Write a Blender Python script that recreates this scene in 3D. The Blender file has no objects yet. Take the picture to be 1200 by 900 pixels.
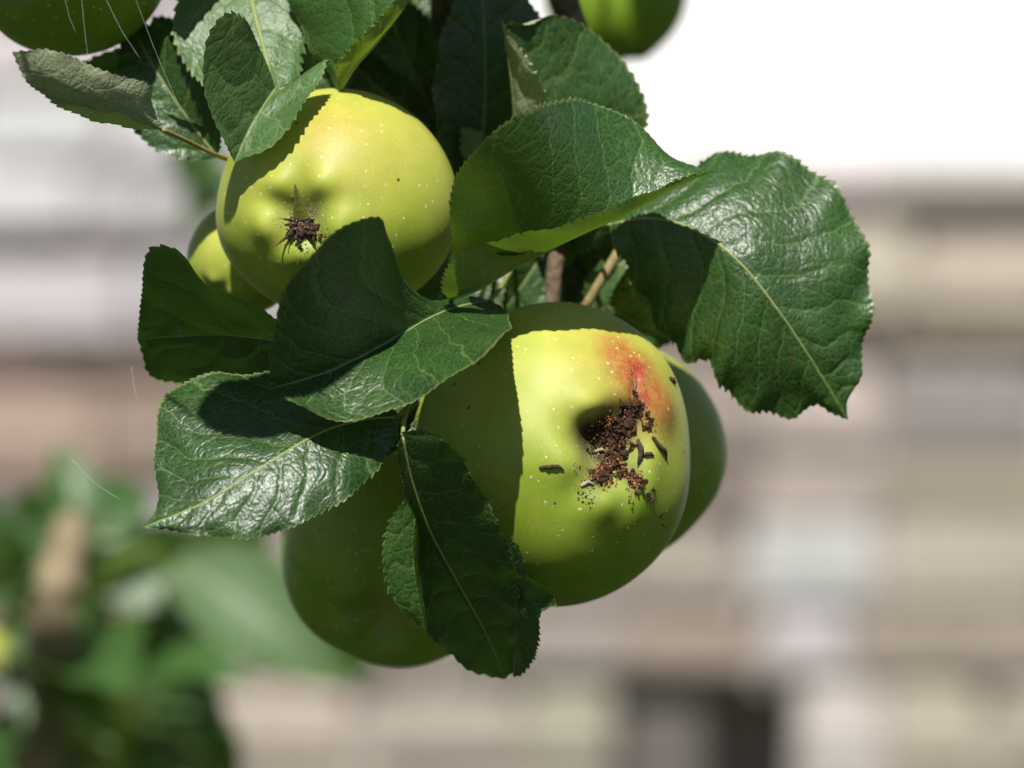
import bpy, bmesh, math, random
import numpy as np
from mathutils import Vector, Matrix
from mathutils.bvhtree import BVHTree

random.seed(7)
RNG = np.random.default_rng(7)
scene = bpy.context.scene
COL = scene.collection

# ------------------------------------------------------------------ camera, sky, sun, exposure
CAM_D, CAM_H, FRAME_W = 1.2, 1.5, 0.27          # metres to the apples, lens height, field width there
cam_data = bpy.data.cameras.new('camera')
cam_data.sensor_width = 36.0
cam_data.lens = 36.0 * CAM_D / FRAME_W
cam_data.clip_start, cam_data.clip_end = 0.05, 5000
cam_data.dof.use_dof = True
cam_data.dof.focus_distance = CAM_D - 0.032
cam_data.dof.aperture_fstop = 8.5
cam = bpy.data.objects.new('camera', cam_data)
COL.objects.link(cam)
cam.location = (0, -CAM_D, CAM_H)
cam.rotation_euler = (math.radians(90), 0, 0)
scene.camera = cam

SUN_EL, SUN_AZ = 50.0, 7.0                       # azimuth: degrees left of straight behind the camera
el, az = math.radians(SUN_EL), math.radians(SUN_AZ)
SUN = Vector((-math.sin(az) * math.cos(el), -math.cos(az) * math.cos(el), math.sin(el)))
world = bpy.data.worlds.new('World')
scene.world = world
world.use_nodes = True
wn = world.node_tree
wn.nodes.clear()
sky = wn.nodes.new('ShaderNodeTexSky')
sky.sky_type = 'NISHITA'
sky.sun_disc = False
sky.sun_elevation = el
sky.sun_rotation = math.radians(180) + az
sky.air_density, sky.dust_density, sky.ozone_density = 1.0, 0.4, 1.0
bg = wn.nodes.new('ShaderNodeBackground')
bg.inputs['Strength'].default_value = 0.05
wo = wn.nodes.new('ShaderNodeOutputWorld')
wn.links.new(sky.outputs[0], bg.inputs[0])
wn.links.new(bg.outputs[0], wo.inputs[0])

sun_data = bpy.data.lights.new('sun', 'SUN')
sun_data.energy = 5.0
sun_data.angle = math.radians(0.53)
sun_data.color = (1.0, 0.965, 0.91)
sun = bpy.data.objects.new('sun', sun_data)
COL.objects.link(sun)
sun.location = SUN * 3 + Vector((0, 0, CAM_H))
sun.rotation_euler = SUN.to_track_quat('Z', 'Y').to_euler()

vs = scene.view_settings
vs.view_transform, vs.look = 'Standard', 'None'
vs.exposure, vs.gamma, vs.use_curve_mapping = 0.5, 1.0, False
scene.cycles.use_denoising = True
scene.cycles.max_bounces = 8
scene.cycles.sample_clamp_indirect = 4.0

# ------------------------------------------------------------------ helpers
PX = FRAME_W / 1200.0
def P(px, py, d=0.0):
    """Pixel of the 1200x900 photograph and a depth in cm behind the main cluster -> point in metres."""
    t = (CAM_D + d / 100.0) / CAM_D
    return np.array([(px - 600) * PX * t, d / 100.0, CAM_H - (py - 450) * PX * t])

def PL(pts):
    return np.array([P(*p) for p in pts])

def tag(o, label=None, cat=None, group=None, kind=None):
    for k, v in (('label', label), ('category', cat), ('group', group), ('kind', kind)):
        if v:
            o[k] = v
    return o

def world_loc(o):
    v = Vector((0, 0, 0))
    while o:
        v = v + o.location
        o = o.parent
    return v

def empty(name, loc):
    o = bpy.data.objects.new(name, None)
    o.empty_display_size = 0.01
    COL.objects.link(o)
    o.location = Vector(loc)
    return o

def mesh_obj(name, verts, faces, mat, parent=None, origin=None, smooth=True, uvs=None, attrs=None):
    """One mesh object from world-space vertices; only translations are used in the hierarchy."""
    verts = np.asarray(verts, dtype=float)
    pw = world_loc(parent) if parent else Vector((0, 0, 0))
    org = Vector(origin) if origin is not None else pw
    me = bpy.data.meshes.new(name)
    me.from_pydata((verts - np.array(org)).tolist(), [], faces)
    if smooth:
        me.polygons.foreach_set('use_smooth', [True] * len(me.polygons))
    if uvs:
        idx = np.empty(len(me.loops), dtype=np.int32)
        me.loops.foreach_get('vertex_index', idx)
        for uname, arr in uvs.items():
            lay = me.uv_layers.new(name=uname)
            lay.data.foreach_set('uv', np.asarray(arr)[idx].astype(np.float32).ravel())
    if attrs:
        for aname, arr in attrs.items():
            a = me.attributes.new(aname, 'FLOAT', 'POINT')
            a.data.foreach_set('value', np.asarray(arr, dtype=np.float32))
    me.materials.append(mat)
    me.update()
    o = bpy.data.objects.new(name, me)
    COL.objects.link(o)
    o.parent = parent
    o.location = org - pw
    return o

def spline(pts, n):
    """Catmull-Rom through pts, resampled to n points evenly along its length."""
    pts = np.asarray(pts, float)
    if len(pts) == 2:
        t = np.linspace(0, 1, n)[:, None]
        return pts[0] * (1 - t) + pts[1] * t
    q = np.vstack([2 * pts[0] - pts[1], pts, 2 * pts[-1] - pts[-2]])
    out = []
    for i in range(1, len(q) - 2):
        p0, p1, p2, p3 = q[i - 1], q[i], q[i + 1], q[i + 2]
        d0 = max(np.linalg.norm(p1 - p0), 1e-7) ** .5
        d1 = max(np.linalg.norm(p2 - p1), 1e-7) ** .5
        d2 = max(np.linalg.norm(p3 - p2), 1e-7) ** .5
        m1 = (p1 - p0) / d0 - (p2 - p0) / (d0 + d1) + (p2 - p1) / d1
        m2 = (p2 - p1) / d1 - (p3 - p1) / (d1 + d2) + (p3 - p2) / d2
        m1, m2 = m1 * d1, m2 * d1
        t = np.linspace(0, 1, 41)[:, None]
        if i > 1:
            t = t[1:]
        out.append((2*t**3-3*t**2+1)*p1 + (t**3-2*t**2+t)*m1 + (-2*t**3+3*t**2)*p2 + (t**3-t**2)*m2)
    c = np.vstack(out)
    s = np.concatenate([[0], np.cumsum(np.linalg.norm(np.diff(c, axis=0), axis=1))])
    u = np.linspace(0, s[-1], n)
    return np.stack([np.interp(u, s, c[:, k]) for k in range(3)], axis=1)

def tube_data(pts, radii, n=28, sides=10, bump=0.0):
    c = spline(pts, n)
    radii = np.interp(np.linspace(0, 1, n), np.linspace(0, 1, len(radii)), radii)
    tg = np.gradient(c, axis=0)
    tg /= np.linalg.norm(tg, axis=1)[:, None] + 1e-12
    up = np.array([0.3, 0.2, 0.93])
    verts, faces = [], []
    for i in range(n):
        a = np.cross(tg[i], up)
        if np.linalg.norm(a) < 1e-3:
            a = np.cross(tg[i], [1, 0, 0])
        a /= np.linalg.norm(a)
        b = np.cross(tg[i], a)
        for k in range(sides):
            f = 2 * math.pi * k / sides
            r = radii[i] * (1 + bump * RNG.uniform(-1, 1))
            verts.append(c[i] + r * (math.cos(f) * a + math.sin(f) * b))
    for i in range(n - 1):
        for k in range(sides):
            k2 = (k + 1) % sides
            faces.append((i*sides+k, i*sides+k2, (i+1)*sides+k2, (i+1)*sides+k))
    faces.append(tuple(range(sides))[::-1])
    faces.append(tuple((n-1)*sides + k for k in range(sides)))
    return verts, faces

def tube(name, pts, radii, mat, parent, n=28, sides=10, bump=0.0):
    v, f = tube_data(pts, radii, n, sides, bump)
    return mesh_obj(name, v, f, mat, parent, origin=v[0])

# ------------------------------------------------------------------ materials
class NT:
    def __init__(self, name):
        self.m = bpy.data.materials.new(name)
        self.m.use_nodes = True
        self.t = self.m.node_tree
        self.t.nodes.clear()
        self.out = self.t.nodes.new('ShaderNodeOutputMaterial')
    def n(self, kind, **kw):
        nd = self.t.nodes.new(kind)
        for k, v in kw.items():
            setattr(nd, k, v)
        return nd
    def put(self, sock, val):
        if isinstance(val, bpy.types.NodeSocket):
            self.t.links.new(val, sock)
        elif val is not None:
            if hasattr(sock.default_value, '__len__') and not hasattr(val, '__len__'):
                val = [val] * len(sock.default_value)
            if hasattr(val, '__len__') and len(val) == 3 and len(sock.default_value) == 4:
                val = (*val, 1)
            sock.default_value = val
    def math(self, op, a, b=None, c=None, clamp=False):
        nd = self.n('ShaderNodeMath', operation=op, use_clamp=clamp)
        for i, x in enumerate((a, b, c)):
            if x is not None:
                self.put(nd.inputs[i], x)
        return nd.outputs[0]
    def ramp(self, x, lo, hi, a=0.0, b=1.0):
        nd = self.n('ShaderNodeMapRange', interpolation_type='SMOOTHSTEP', clamp=True)
        for i, v in enumerate((x, lo, hi, a, b)):
            self.put(nd.inputs[i], v)
        return nd.outputs[0]
    def mix(self, f, a, b, mode='MIX'):
        nd = self.n('ShaderNodeMix', data_type='RGBA', blend_type=mode)
        self.put(nd.inputs[0], f); self.put(nd.inputs[6], a); self.put(nd.inputs[7], b)
        return nd.outputs[2]
    def noise(self, vec, scale, detail=3, rough=.5, dist=0.0):
        nd = self.n('ShaderNodeTexNoise')
        self.put(nd.inputs['Vector'], vec)
        nd.inputs['Scale'].default_value = scale
        nd.inputs['Detail'].default_value = detail
        nd.inputs['Roughness'].default_value = rough
        nd.inputs['Distortion'].default_value = dist
        return nd.outputs[0]
    def voro(self, vec, scale, feature='F1', rnd=1.0):
        nd = self.n('ShaderNodeTexVoronoi', feature=feature)
        self.put(nd.inputs['Vector'], vec)
        nd.inputs['Scale'].default_value = scale
        nd.inputs['Randomness'].default_value = rnd
        return nd.outputs['Distance']
    def bump(self, h, strength, dist, normal=None):
        nd = self.n('ShaderNodeBump')
        nd.inputs['Strength'].default_value = strength
        nd.inputs['Distance'].default_value = dist
        self.put(nd.inputs['Height'], h)
        if normal is not None:
            self.put(nd.inputs['Normal'], normal)
        return nd.outputs[0]
    def attr(self, name):
        return self.n('ShaderNodeAttribute', attribute_name=name).outputs['Fac']
    def bsdf(self, **kw):
        nd = self.n('ShaderNodeBsdfPrincipled')
        for k, v in kw.items():
            self.put(nd.inputs[k.replace('_', ' ')], v)
        return nd
    def done(self, sh):
        self.t.links.new(sh, self.out.inputs['Surface'])
        return self.m

VEIN_STEP, VEIN_K = 0.95, 0.85

def leaf_material(name, front_a, front_b, vein, under, trans, rough=.36):
    t = NT(name)
    uv = t.n('ShaderNodeUVMap', uv_map='metric').outputs[0]         # centimetres along / across the blade
    par = t.n('ShaderNodeUVMap', uv_map='param').outputs[0]
    rnd = t.n('ShaderNodeObjectInfo').outputs['Random']
    sx = t.n('ShaderNodeSeparateXYZ'); t.put(sx.inputs[0], uv)
    sp = t.n('ShaderNodeSeparateXYZ'); t.put(sp.inputs[0], par)
    off = t.n('ShaderNodeVectorMath', operation='ADD')
    t.put(off.inputs[0], uv)
    cb = t.n('ShaderNodeCombineXYZ'); t.put(cb.inputs[2], t.math('MULTIPLY', rnd, 50.0))
    t.put(off.inputs[1], cb.outputs[0])
    puv = off.outputs[0]
    U, V = sx.outputs[0], sx.outputs[1]
    av = t.math('ABSOLUTE', V)
    fr = t.math('FRACT', t.math('ADD', t.attr('phase'), t.math('MULTIPLY', t.math('SUBTRACT', t.noise(puv, 2.4, 2), .5), .35)))
    dl = t.math('MULTIPLY', t.math('MINIMUM', fr, t.math('SUBTRACT', 1.0, fr)), VEIN_STEP)
    lat = t.ramp(dl, 0.008, 0.034, 1, 0)
    soft = t.ramp(dl, 0.0, 0.22, 0, 1)
    midv = t.ramp(av, 0.02, 0.055, 1, 0)
    # network of small veins
    wob = t.n('ShaderNodeVectorMath', operation='ADD')
    nv = t.n('ShaderNodeTexNoise'); t.put(nv.inputs['Vector'], puv); nv.inputs['Scale'].default_value = 3.0
    t.put(wob.inputs[0], puv)
    sc = t.n('ShaderNodeVectorMath', operation='SCALE'); t.put(sc.inputs[0], nv.outputs[1]); sc.inputs['Scale'].default_value = .25
    t.put(wob.inputs[1], sc.outputs[0])
    net = t.voro(wob.outputs[0], 2.3, 'DISTANCE_TO_EDGE')
    netm = t.ramp(net, 0.005, 0.04, 1, 0)
    fine = t.voro(wob.outputs[0], 7.5, 'DISTANCE_TO_EDGE')
    finem = t.ramp(fine, 0.0, 0.16, 1, 0)
    vmask = t.math('MAXIMUM', t.math('MULTIPLY', lat, .75), t.math('MULTIPLY', netm, .32))
    vmask = t.math('MAXIMUM', vmask, midv)
    tone = t.noise(puv, .9, 4, .6)
    spk = t.noise(puv, 14, 2)
    mf = t.math('ADD', t.math('MULTIPLY', t.ramp(tone, .3, .72), .65), t.math('MULTIPLY', rnd, .35))
    fc = t.mix(mf, front_a, front_b)
    fc = t.mix(t.ramp(spk, .45, .75, 0, .35), fc, front_b)
    fc = t.mix(t.math('MULTIPLY', finem, .18), fc, vein)
    fc = t.mix(t.math('MULTIPLY', vmask, .62), fc, vein)
    blot = t.voro(puv, .55)
    fc = t.mix(t.ramp(blot, .03, .055, .8, 0), fc, (.09, .045, .02))
    edge = t.ramp(t.math('ABSOLUTE', sp.outputs[1]), .972, .992)
    fc = t.mix(t.math('MULTIPLY', edge, .55), fc, (.24, .27, .09))
    uc = t.mix(t.ramp(t.noise(puv, 18, 3), .35, .7), under, tuple(c * 1.5 for c in under))
    uc = t.mix(t.math('MULTIPLY', vmask, .5), uc, (.30, .34, .16))
    back = t.n('ShaderNodeNewGeometry').outputs['Backfacing']
    colr = t.mix(back, fc, uc)
    h = t.math('ADD', t.math('MULTIPLY', soft, .6), t.math('MULTIPLY', t.ramp(fine, 0, .35), .26))
    h = t.math('ADD', h, t.math('MULTIPLY', t.ramp(net, 0, .16), .40))
    h = t.math('ADD', h, t.math('MULTIPLY', spk, .10))
    h = t.math('ADD', h, t.math('MULTIPLY', t.noise(puv, 2.2, 2), .9))
    h = t.math('MULTIPLY', h, t.math('SUBTRACT', 1.0, t.math('MULTIPLY', back, 1.7)))
    nrm = t.bump(h, .42, .0006)
    rg = t.math('ADD', t.math('MULTIPLY', back, .42), t.math('ADD', rough, t.math('MULTIPLY', spk, .14)))
    b = t.bsdf(Base_Color=colr, Roughness=rg, Normal=nrm)
    t.put(b.inputs['Specular IOR Level'], t.math('SUBTRACT', .75, t.math('MULTIPLY', back, .6)))
    tr = t.n('ShaderNodeBsdfTranslucent')
    t.put(tr.inputs['Color'], t.mix(t.math('MULTIPLY', vmask, .5), trans, tuple(c * .5 for c in trans)))
    ms = t.n('ShaderNodeMixShader')
    ms.inputs[0].default_value = .26
    t.t.links.new(b.outputs[0], ms.inputs[1]); t.t.links.new(tr.outputs[0], ms.inputs[2])
    return t.done(ms.outputs[0])

M_LEAF = leaf_material('apple_leaf', (.009, .038, .006), (.024, .082, .012), (.17, .25, .065), (.13, .17, .075), (.035, .095, .005), .34)
M_WOOL = leaf_material('woolly_apple_leaf', (.012, .048, .009), (.032, .098, .018), (.19, .27, .075), (.30, .33, .20), (.05, .11, .01), .36)
M_MID = leaf_material('folded_apple_leaf', (.009, .038, .007), (.024, .082, .013), (.19, .27, .075), (.15, .21, .06), (.16, .30, .012), .34)
M_THIN = leaf_material('thin_apple_leaf', (.015, .058, .010), (.034, .105, .018), (.17, .25, .065), (.15, .21, .06), (.30, .46, .02), .34)
M_PALE = leaf_material('young_apple_leaf', (.040, .105, .024), (.065, .145, .038), (.24, .30, .11), (.17, .21, .10), (.10, .21, .02), .42)

def apple_material(name, green, yellow, red):
    t = NT(name)
    co = t.n('ShaderNodeTexCoord').outputs['Object']
    fl, ru, ya = t.attr('flush'), t.attr('russet'), t.attr('yellow_mix')
    big = t.noise(co, 38, 3)
    fib = t.noise(co, 160, 3)
    f = t.math('ADD', ya, t.math('MULTIPLY', t.math('SUBTRACT', big, .5), .9), clamp=True)
    f = t.math('ADD', f, t.math('MULTIPLY', t.math('SUBTRACT', t.noise(co, 130, 4, .6), .5), .55), clamp=True)
    c = t.mix(f, green, yellow)
    c = t.mix(t.ramp(fib, .4, .8, 0, .25), c, tuple(x * 1.25 for x in green))
    fm = t.math('MULTIPLY', fl, t.ramp(t.noise(co, 330, 5, .7, 1.2), .28, .58, .60, 1.0))
    c = t.mix(t.math('MULTIPLY', fm, .9, clamp=True), c, t.mix(t.ramp(big, .35, .65), red, tuple(x * .8 for x in red)))
    v = t.voro(co, 330)
    sel = t.ramp(t.noise(co, 120, 1), .28, .42)
    len_ = t.math('MULTIPLY', t.ramp(v, .07, .17, 1, 0), sel)
    c = t.mix(t.math('MULTIPLY', len_, .62), c, (.62, .62, .36))
    v2 = t.voro(co, 1100)
    c = t.mix(t.math('MULTIPLY', t.ramp(v2, .10, .2, 1, 0), t.ramp(t.noise(co, 90, 2), .42, .6, 0, .55)), c, (.60, .60, .34))
    rm = t.math('MULTIPLY', ru, t.ramp(t.noise(co, 420, 4, .7), .30, .62), clamp=True)
    c = t.mix(t.math('MULTIPLY', rm, .7), c, (.27, .235, .13))
    rot = t.attr('rot')  # rotten skin, and the hollow's shade painted with it
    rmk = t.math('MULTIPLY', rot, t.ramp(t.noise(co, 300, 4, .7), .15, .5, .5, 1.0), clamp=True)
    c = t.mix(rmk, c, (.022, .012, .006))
    spots = t.voro(co, 95)
    c = t.mix(t.ramp(spots, .035, .06, .85, 0), c, (.03, .022, .012))
    h = t.math('ADD', t.math('MULTIPLY', t.noise(co, 240, 3), .6), t.math('MULTIPLY', len_, .5))
    h = t.math('ADD', h, t.math('MULTIPLY', rm, .8))
    nrm = t.bump(h, .14, .0006)
    rg = t.math('ADD', t.math('MULTIPLY', rm, .35), t.math('ADD', .46, t.math('MULTIPLY', t.noise(co, 60, 3), .14)))
    b = t.bsdf(Base_Color=c, Roughness=rg, Normal=nrm, Subsurface_Weight=.15, Subsurface_Radius=(.6, .8, .15), Subsurface_Scale=.005)
    b.inputs['Specular IOR Level'].default_value = .42
    return t.done(b.outputs[0])

M_APPLE = apple_material('apple_skin', (.155, .255, .009), (.47, .455, .08), (.36, .030, .016))

def simple(name, a, b, scale, rough=.7, bump=.5, dist=.0006, spec=.3):
    t = NT(name)
    co = t.n('ShaderNodeTexCoord').outputs['Object']
    nz = t.noise(co, scale, 5, .6)
    c = t.mix(t.ramp(nz, .3, .7), a, b)
    nd = t.bsdf(Base_Color=c, Roughness=rough, Normal=t.bump(t.noise(co, scale * 2, 5, .65), bump, dist))
    nd.inputs['Specular IOR Level'].default_value = spec
    return t.done(nd.outputs[0])

M_BARK = simple('twig_bark', (.10, .065, .04), (.20, .15, .10), 300, .8, .8, .001)
M_STEM = simple('fruit_stalk', (.20, .15, .055), (.30, .24, .11), 380, .6)
M_PALESTEM = simple('pale_stem', (.17, .13, .075), (.28, .22, .13), 60, .7)
M_RED = simple('red_petiole', (.20, .05, .03), (.16, .10, .04), 300, .5)
M_PET = simple('petiole', (.16, .20, .05), (.24, .24, .08), 300, .5)
M_RIB = simple('leaf_rib', (.19, .24, .07), (.26, .28, .11), 300, .5)
M_SEPAL = simple('dry_sepal', (.025, .015, .010), (.09, .055, .035), 500, .85)
M_GSEPAL = simple('green_sepal', (.13, .17, .025), (.20, .20, .04), 300, .6)
M_FRASS = simple('dark_frass', (.020, .009, .005), (.095, .042, .020), 900, .75)
M_GRAIN = simple('orange_frass', (.32, .11, .035), (.48, .24, .09), 700, .6)
M_FUZZ = simple('calyx_fluff', (.24, .22, .15), (.38, .35, .26), 900, .95)
M_CRUMB = simple('pink_crumbs', (.25, .14, .11), (.42, .30, .24), 700, .8)
M_SILK = simple('spider_silk', (.7, .7, .7), (.8, .8, .8), 100, .3)
M_MORTAR = simple('mortar', (.30, .265, .235), (.38, .34, .30), 9, .95, .6, .006)
M_GROUND = simple('lawn', (.018, .034, .008), (.04, .052, .017), 6, .95, .6, .02)
M_POST = simple('weathered_post', (.30, .29, .31), (.40, .39, .41), 6, .85, .4, .003)

M_WHITE = simple('sky_white', (.84, .83, .83), (.88, .87, .87), 3, .9, .3, .004)
M_PIPE = simple('painted_pipe', (.58, .57, .60), (.64, .63, .66), 6, .6, .2, .002)
M_ROOF = simple('roof_slate', (.08, .08, .09), (.13, .13, .14), 6, .7, .5, .01)

def stone_material():
    t = NT('wall_stone')
    inf = t.n('ShaderNodeObjectInfo')
    co = t.n('ShaderNodeTexCoord').outputs['Object']
    ad = t.n('ShaderNodeVectorMath', operation='ADD'); t.put(ad.inputs[0], co)
    cb = t.n('ShaderNodeCombineXYZ'); t.put(cb.inputs[0], t.math('MULTIPLY', inf.outputs['Random'], 40.0)); t.put(ad.inputs[1], cb.outputs[0])
    v = ad.outputs[0]
    nz = t.noise(v, 9, 5, .6)
    c = t.mix(t.ramp(nz, .25, .75), t.mix(1.0, inf.outputs['Color'], (.80, .78, .76), 'MULTIPLY'), t.mix(1.0, inf.outputs['Color'], (1.12, 1.11, 1.1), 'MULTIPLY'))
    nd = t.bsdf(Base_Color=c, Roughness=.9, Normal=t.bump(t.noise(v, 24, 6, .65), .7, .008))
    nd.inputs['Specular IOR Level'].default_value = .2
    return t.done(nd.outputs[0])
M_STONE = stone_material()

# ------------------------------------------------------------------ setting: ground, stone wall
def build_ground():
    n = 40
    g = np.linspace(-1, 1, n)
    xs = np.sign(g) * np.abs(g) ** 3 * 400
    v, f = [], []
    for y in xs:
        for x in xs:
            z = 0.0 if abs(x) + abs(y) < 12 else .15 * math.sin(x * .05) * math.cos(y * .04) - .1
            v.append((x, y, z))
    for j in range(n - 1):
        for i in range(n - 1):
            f.append((j*n+i, j*n+i+1, (j+1)*n+i+1, (j+1)*n+i))
    tag(mesh_obj('lawn', v, f, M_GROUND), kind='structure')
build_ground()

WALL_Y = 5.8                                    # metres behind the apples
def WP(px, py):
    t = (CAM_D + WALL_Y) / CAM_D
    return (px - 600) * PX * t, CAM_H - (py - 450) * PX * t

def stone_meshes():
    out = []
    for k in range(6):
        bm = bmesh.new()
        bmesh.ops.create_cube(bm, size=1.0)
        bmesh.ops.bevel(bm, geom=bm.edges[:], offset=.09, segments=2, affect='EDGES', profile=.6)
        rr = random.Random(k)
        for v in bm.verts:
            v.co += Vector([rr.uniform(-.022, .022) for _ in range(3)])
        me = bpy.data.meshes.new('stone')
        bm.to_mesh(me); bm.free()
        me.polygons.foreach_set('use_smooth', [True] * len(me.polygons))
        me.materials.append(M_STONE)
        out.append(me)
    return out

def srgb(r, g, b, k=1.0):
    return tuple(k * (((c/255)/12.92) if c/255 < .04045 else (((c/255)+.055)/1.055)**2.4) for c in (r, g, b)) + (1,)

def build_wall():
    root = empty('stone_wall', (0, WALL_Y + .15, 0))
    tag(root, 'sunlit garden wall of grey and beige stones with a dark square opening', 'wall')
    x0, zt = WP(-800, 0)[0], WP(0, 188)[1]
    x1 = WP(2000, 0)[0]
    xl, ztl = WP(330, 0)[0], WP(0, -70)[1]
    ox0, oz1 = WP(722, 806); ox1 = WP(934, 0)[0]; oz0 = WP(0, 980)[1]
    yb0, yb1 = WALL_Y + .03, WALL_Y + .34
    def box(a, b):
        (ax, ay, az_), (bx, by, bz) = a, b
        v = [(ax,ay,az_),(bx,ay,az_),(bx,by,az_),(ax,by,az_),(ax,ay,bz),(bx,ay,bz),(bx,by,bz),(ax,by,bz)]
        f = [(3,2,1,0),(4,5,6,7),(0,1,5,4),(1,2,6,5),(2,3,7,6),(3,0,4,7)]
        return v, f
    # mortar core in pieces round the opening, butted together
    pieces = [((x0, yb0, 0), (xl, yb1, ztl)), ((xl, yb0, 0), (ox0, yb1, zt)), ((ox1, yb0, 0), (x1, yb1, zt)),
              ((ox0, yb0, oz1), (ox1, yb1, zt)), ((ox0, yb0, 0), (ox1, yb1, oz0)), ((ox0, yb1 - .03, oz0), (ox1, yb1, oz1))]
    V, F = [], []
    for a, b in pieces:
        v, f = box(a, b)
        F += [tuple(i + len(V) for i in q) for q in f]
        V += v
    mesh_obj('mortar_core', V, F, M_MORTAR, root, smooth=False)
    meshes = stone_meshes()
    def stone(pa, pb, qa, qb, colr, proud=0.0, k=[0]):
        xa, za = WP(pa, pb); xb, zb = WP(qa, qb)
        w, h = (xb - xa), (za - zb)
        o = bpy.data.objects.new('stone', meshes[k[0] % 6]); k[0] += 1
        COL.objects.link(o); o.parent = root
        dep = .14
        o.location = ((xa + xb) / 2, WALL_Y + dep / 2 - proud - root.location.y, (za + zb) / 2)
        o.scale = (w - .012, dep, h - .012)
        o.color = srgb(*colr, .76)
    R = random.Random(3)
    pal = [(205,190,172),(190,180,168),(178,163,150),(200,188,182),(168,152,140),(204,201,198),(185,172,158),(160,148,140)]
    def jit(c):
        j = R.uniform(-9, 9)
        return tuple(min(235, max(20, x + j + R.uniform(-3, 3))) for x in c)
    # courses that show in the picture
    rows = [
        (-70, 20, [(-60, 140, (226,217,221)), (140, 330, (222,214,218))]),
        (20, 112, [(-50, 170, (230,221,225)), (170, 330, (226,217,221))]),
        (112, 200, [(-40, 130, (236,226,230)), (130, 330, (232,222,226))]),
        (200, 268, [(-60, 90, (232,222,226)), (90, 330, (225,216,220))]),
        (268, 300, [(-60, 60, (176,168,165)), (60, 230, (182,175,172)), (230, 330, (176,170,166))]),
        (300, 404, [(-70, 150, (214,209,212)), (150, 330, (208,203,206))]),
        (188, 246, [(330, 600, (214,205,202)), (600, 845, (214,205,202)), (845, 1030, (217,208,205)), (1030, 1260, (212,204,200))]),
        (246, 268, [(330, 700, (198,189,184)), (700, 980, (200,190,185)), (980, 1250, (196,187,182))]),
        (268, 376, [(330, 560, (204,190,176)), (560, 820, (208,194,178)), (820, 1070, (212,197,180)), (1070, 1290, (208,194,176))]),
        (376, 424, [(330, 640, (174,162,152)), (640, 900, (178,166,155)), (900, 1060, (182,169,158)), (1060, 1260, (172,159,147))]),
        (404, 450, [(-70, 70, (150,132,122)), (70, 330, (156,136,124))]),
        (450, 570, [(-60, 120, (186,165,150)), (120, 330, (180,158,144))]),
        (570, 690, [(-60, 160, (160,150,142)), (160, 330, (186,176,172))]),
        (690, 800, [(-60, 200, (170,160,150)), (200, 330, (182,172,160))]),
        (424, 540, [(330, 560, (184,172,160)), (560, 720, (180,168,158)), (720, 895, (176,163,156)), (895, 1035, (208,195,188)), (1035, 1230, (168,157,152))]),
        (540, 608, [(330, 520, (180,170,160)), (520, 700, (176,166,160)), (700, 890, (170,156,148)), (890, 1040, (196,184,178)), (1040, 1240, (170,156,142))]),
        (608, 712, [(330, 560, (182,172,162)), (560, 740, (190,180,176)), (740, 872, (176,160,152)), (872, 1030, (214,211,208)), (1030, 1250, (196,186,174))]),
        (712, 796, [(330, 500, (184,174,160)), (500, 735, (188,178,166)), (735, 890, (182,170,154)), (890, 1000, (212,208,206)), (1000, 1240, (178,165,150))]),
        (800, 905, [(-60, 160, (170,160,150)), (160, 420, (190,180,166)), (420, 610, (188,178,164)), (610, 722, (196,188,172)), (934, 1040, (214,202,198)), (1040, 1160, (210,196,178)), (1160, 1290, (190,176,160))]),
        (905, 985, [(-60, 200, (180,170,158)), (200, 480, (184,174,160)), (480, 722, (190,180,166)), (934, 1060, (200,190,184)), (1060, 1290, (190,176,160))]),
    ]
    for ya, yb, lst in rows:
        for xa, xb, c in lst:
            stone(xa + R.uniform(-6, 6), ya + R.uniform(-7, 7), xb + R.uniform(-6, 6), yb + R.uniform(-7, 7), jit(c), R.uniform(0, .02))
    stone(726, 822, 832, 985, (122,116,112), -.05)      # a block left standing inside the opening
    # the courses beside and below the picture
    ys = [-70, 20, 112, 200, 268, 340, 404, 450, 570, 690, 800, 905, 985]
    for ya, yb in zip(ys[:-1], ys[1:]):
        x = -60 - R.uniform(0, 20)
        while x > -760:
            w = R.uniform(120, 240)
            stone(x - w, ya, x, yb, jit(R.choice(pal)), R.uniform(0, .02)); x -= w
    ys2 = [188, 268, 376, 470, 608, 712, 800, 905, 985]
    for ya, yb in zip(ys2[:-1], ys2[1:]):
        x = 1290
        while x < 1960:
            w = R.uniform(120, 240)
            stone(x, ya, x + w, yb, jit(R.choice(pal)), R.uniform(0, .02)); x += w
    y = 985
    while y < 1560:
        h = R.uniform(85, 120); x = -780
        while x < 1960:
            w = R.uniform(150, 280)
            stone(x, y, x + w, y + h, jit(R.choice(pal)), R.uniform(0, .02)); x += w
        y += h
build_wall()

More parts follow.
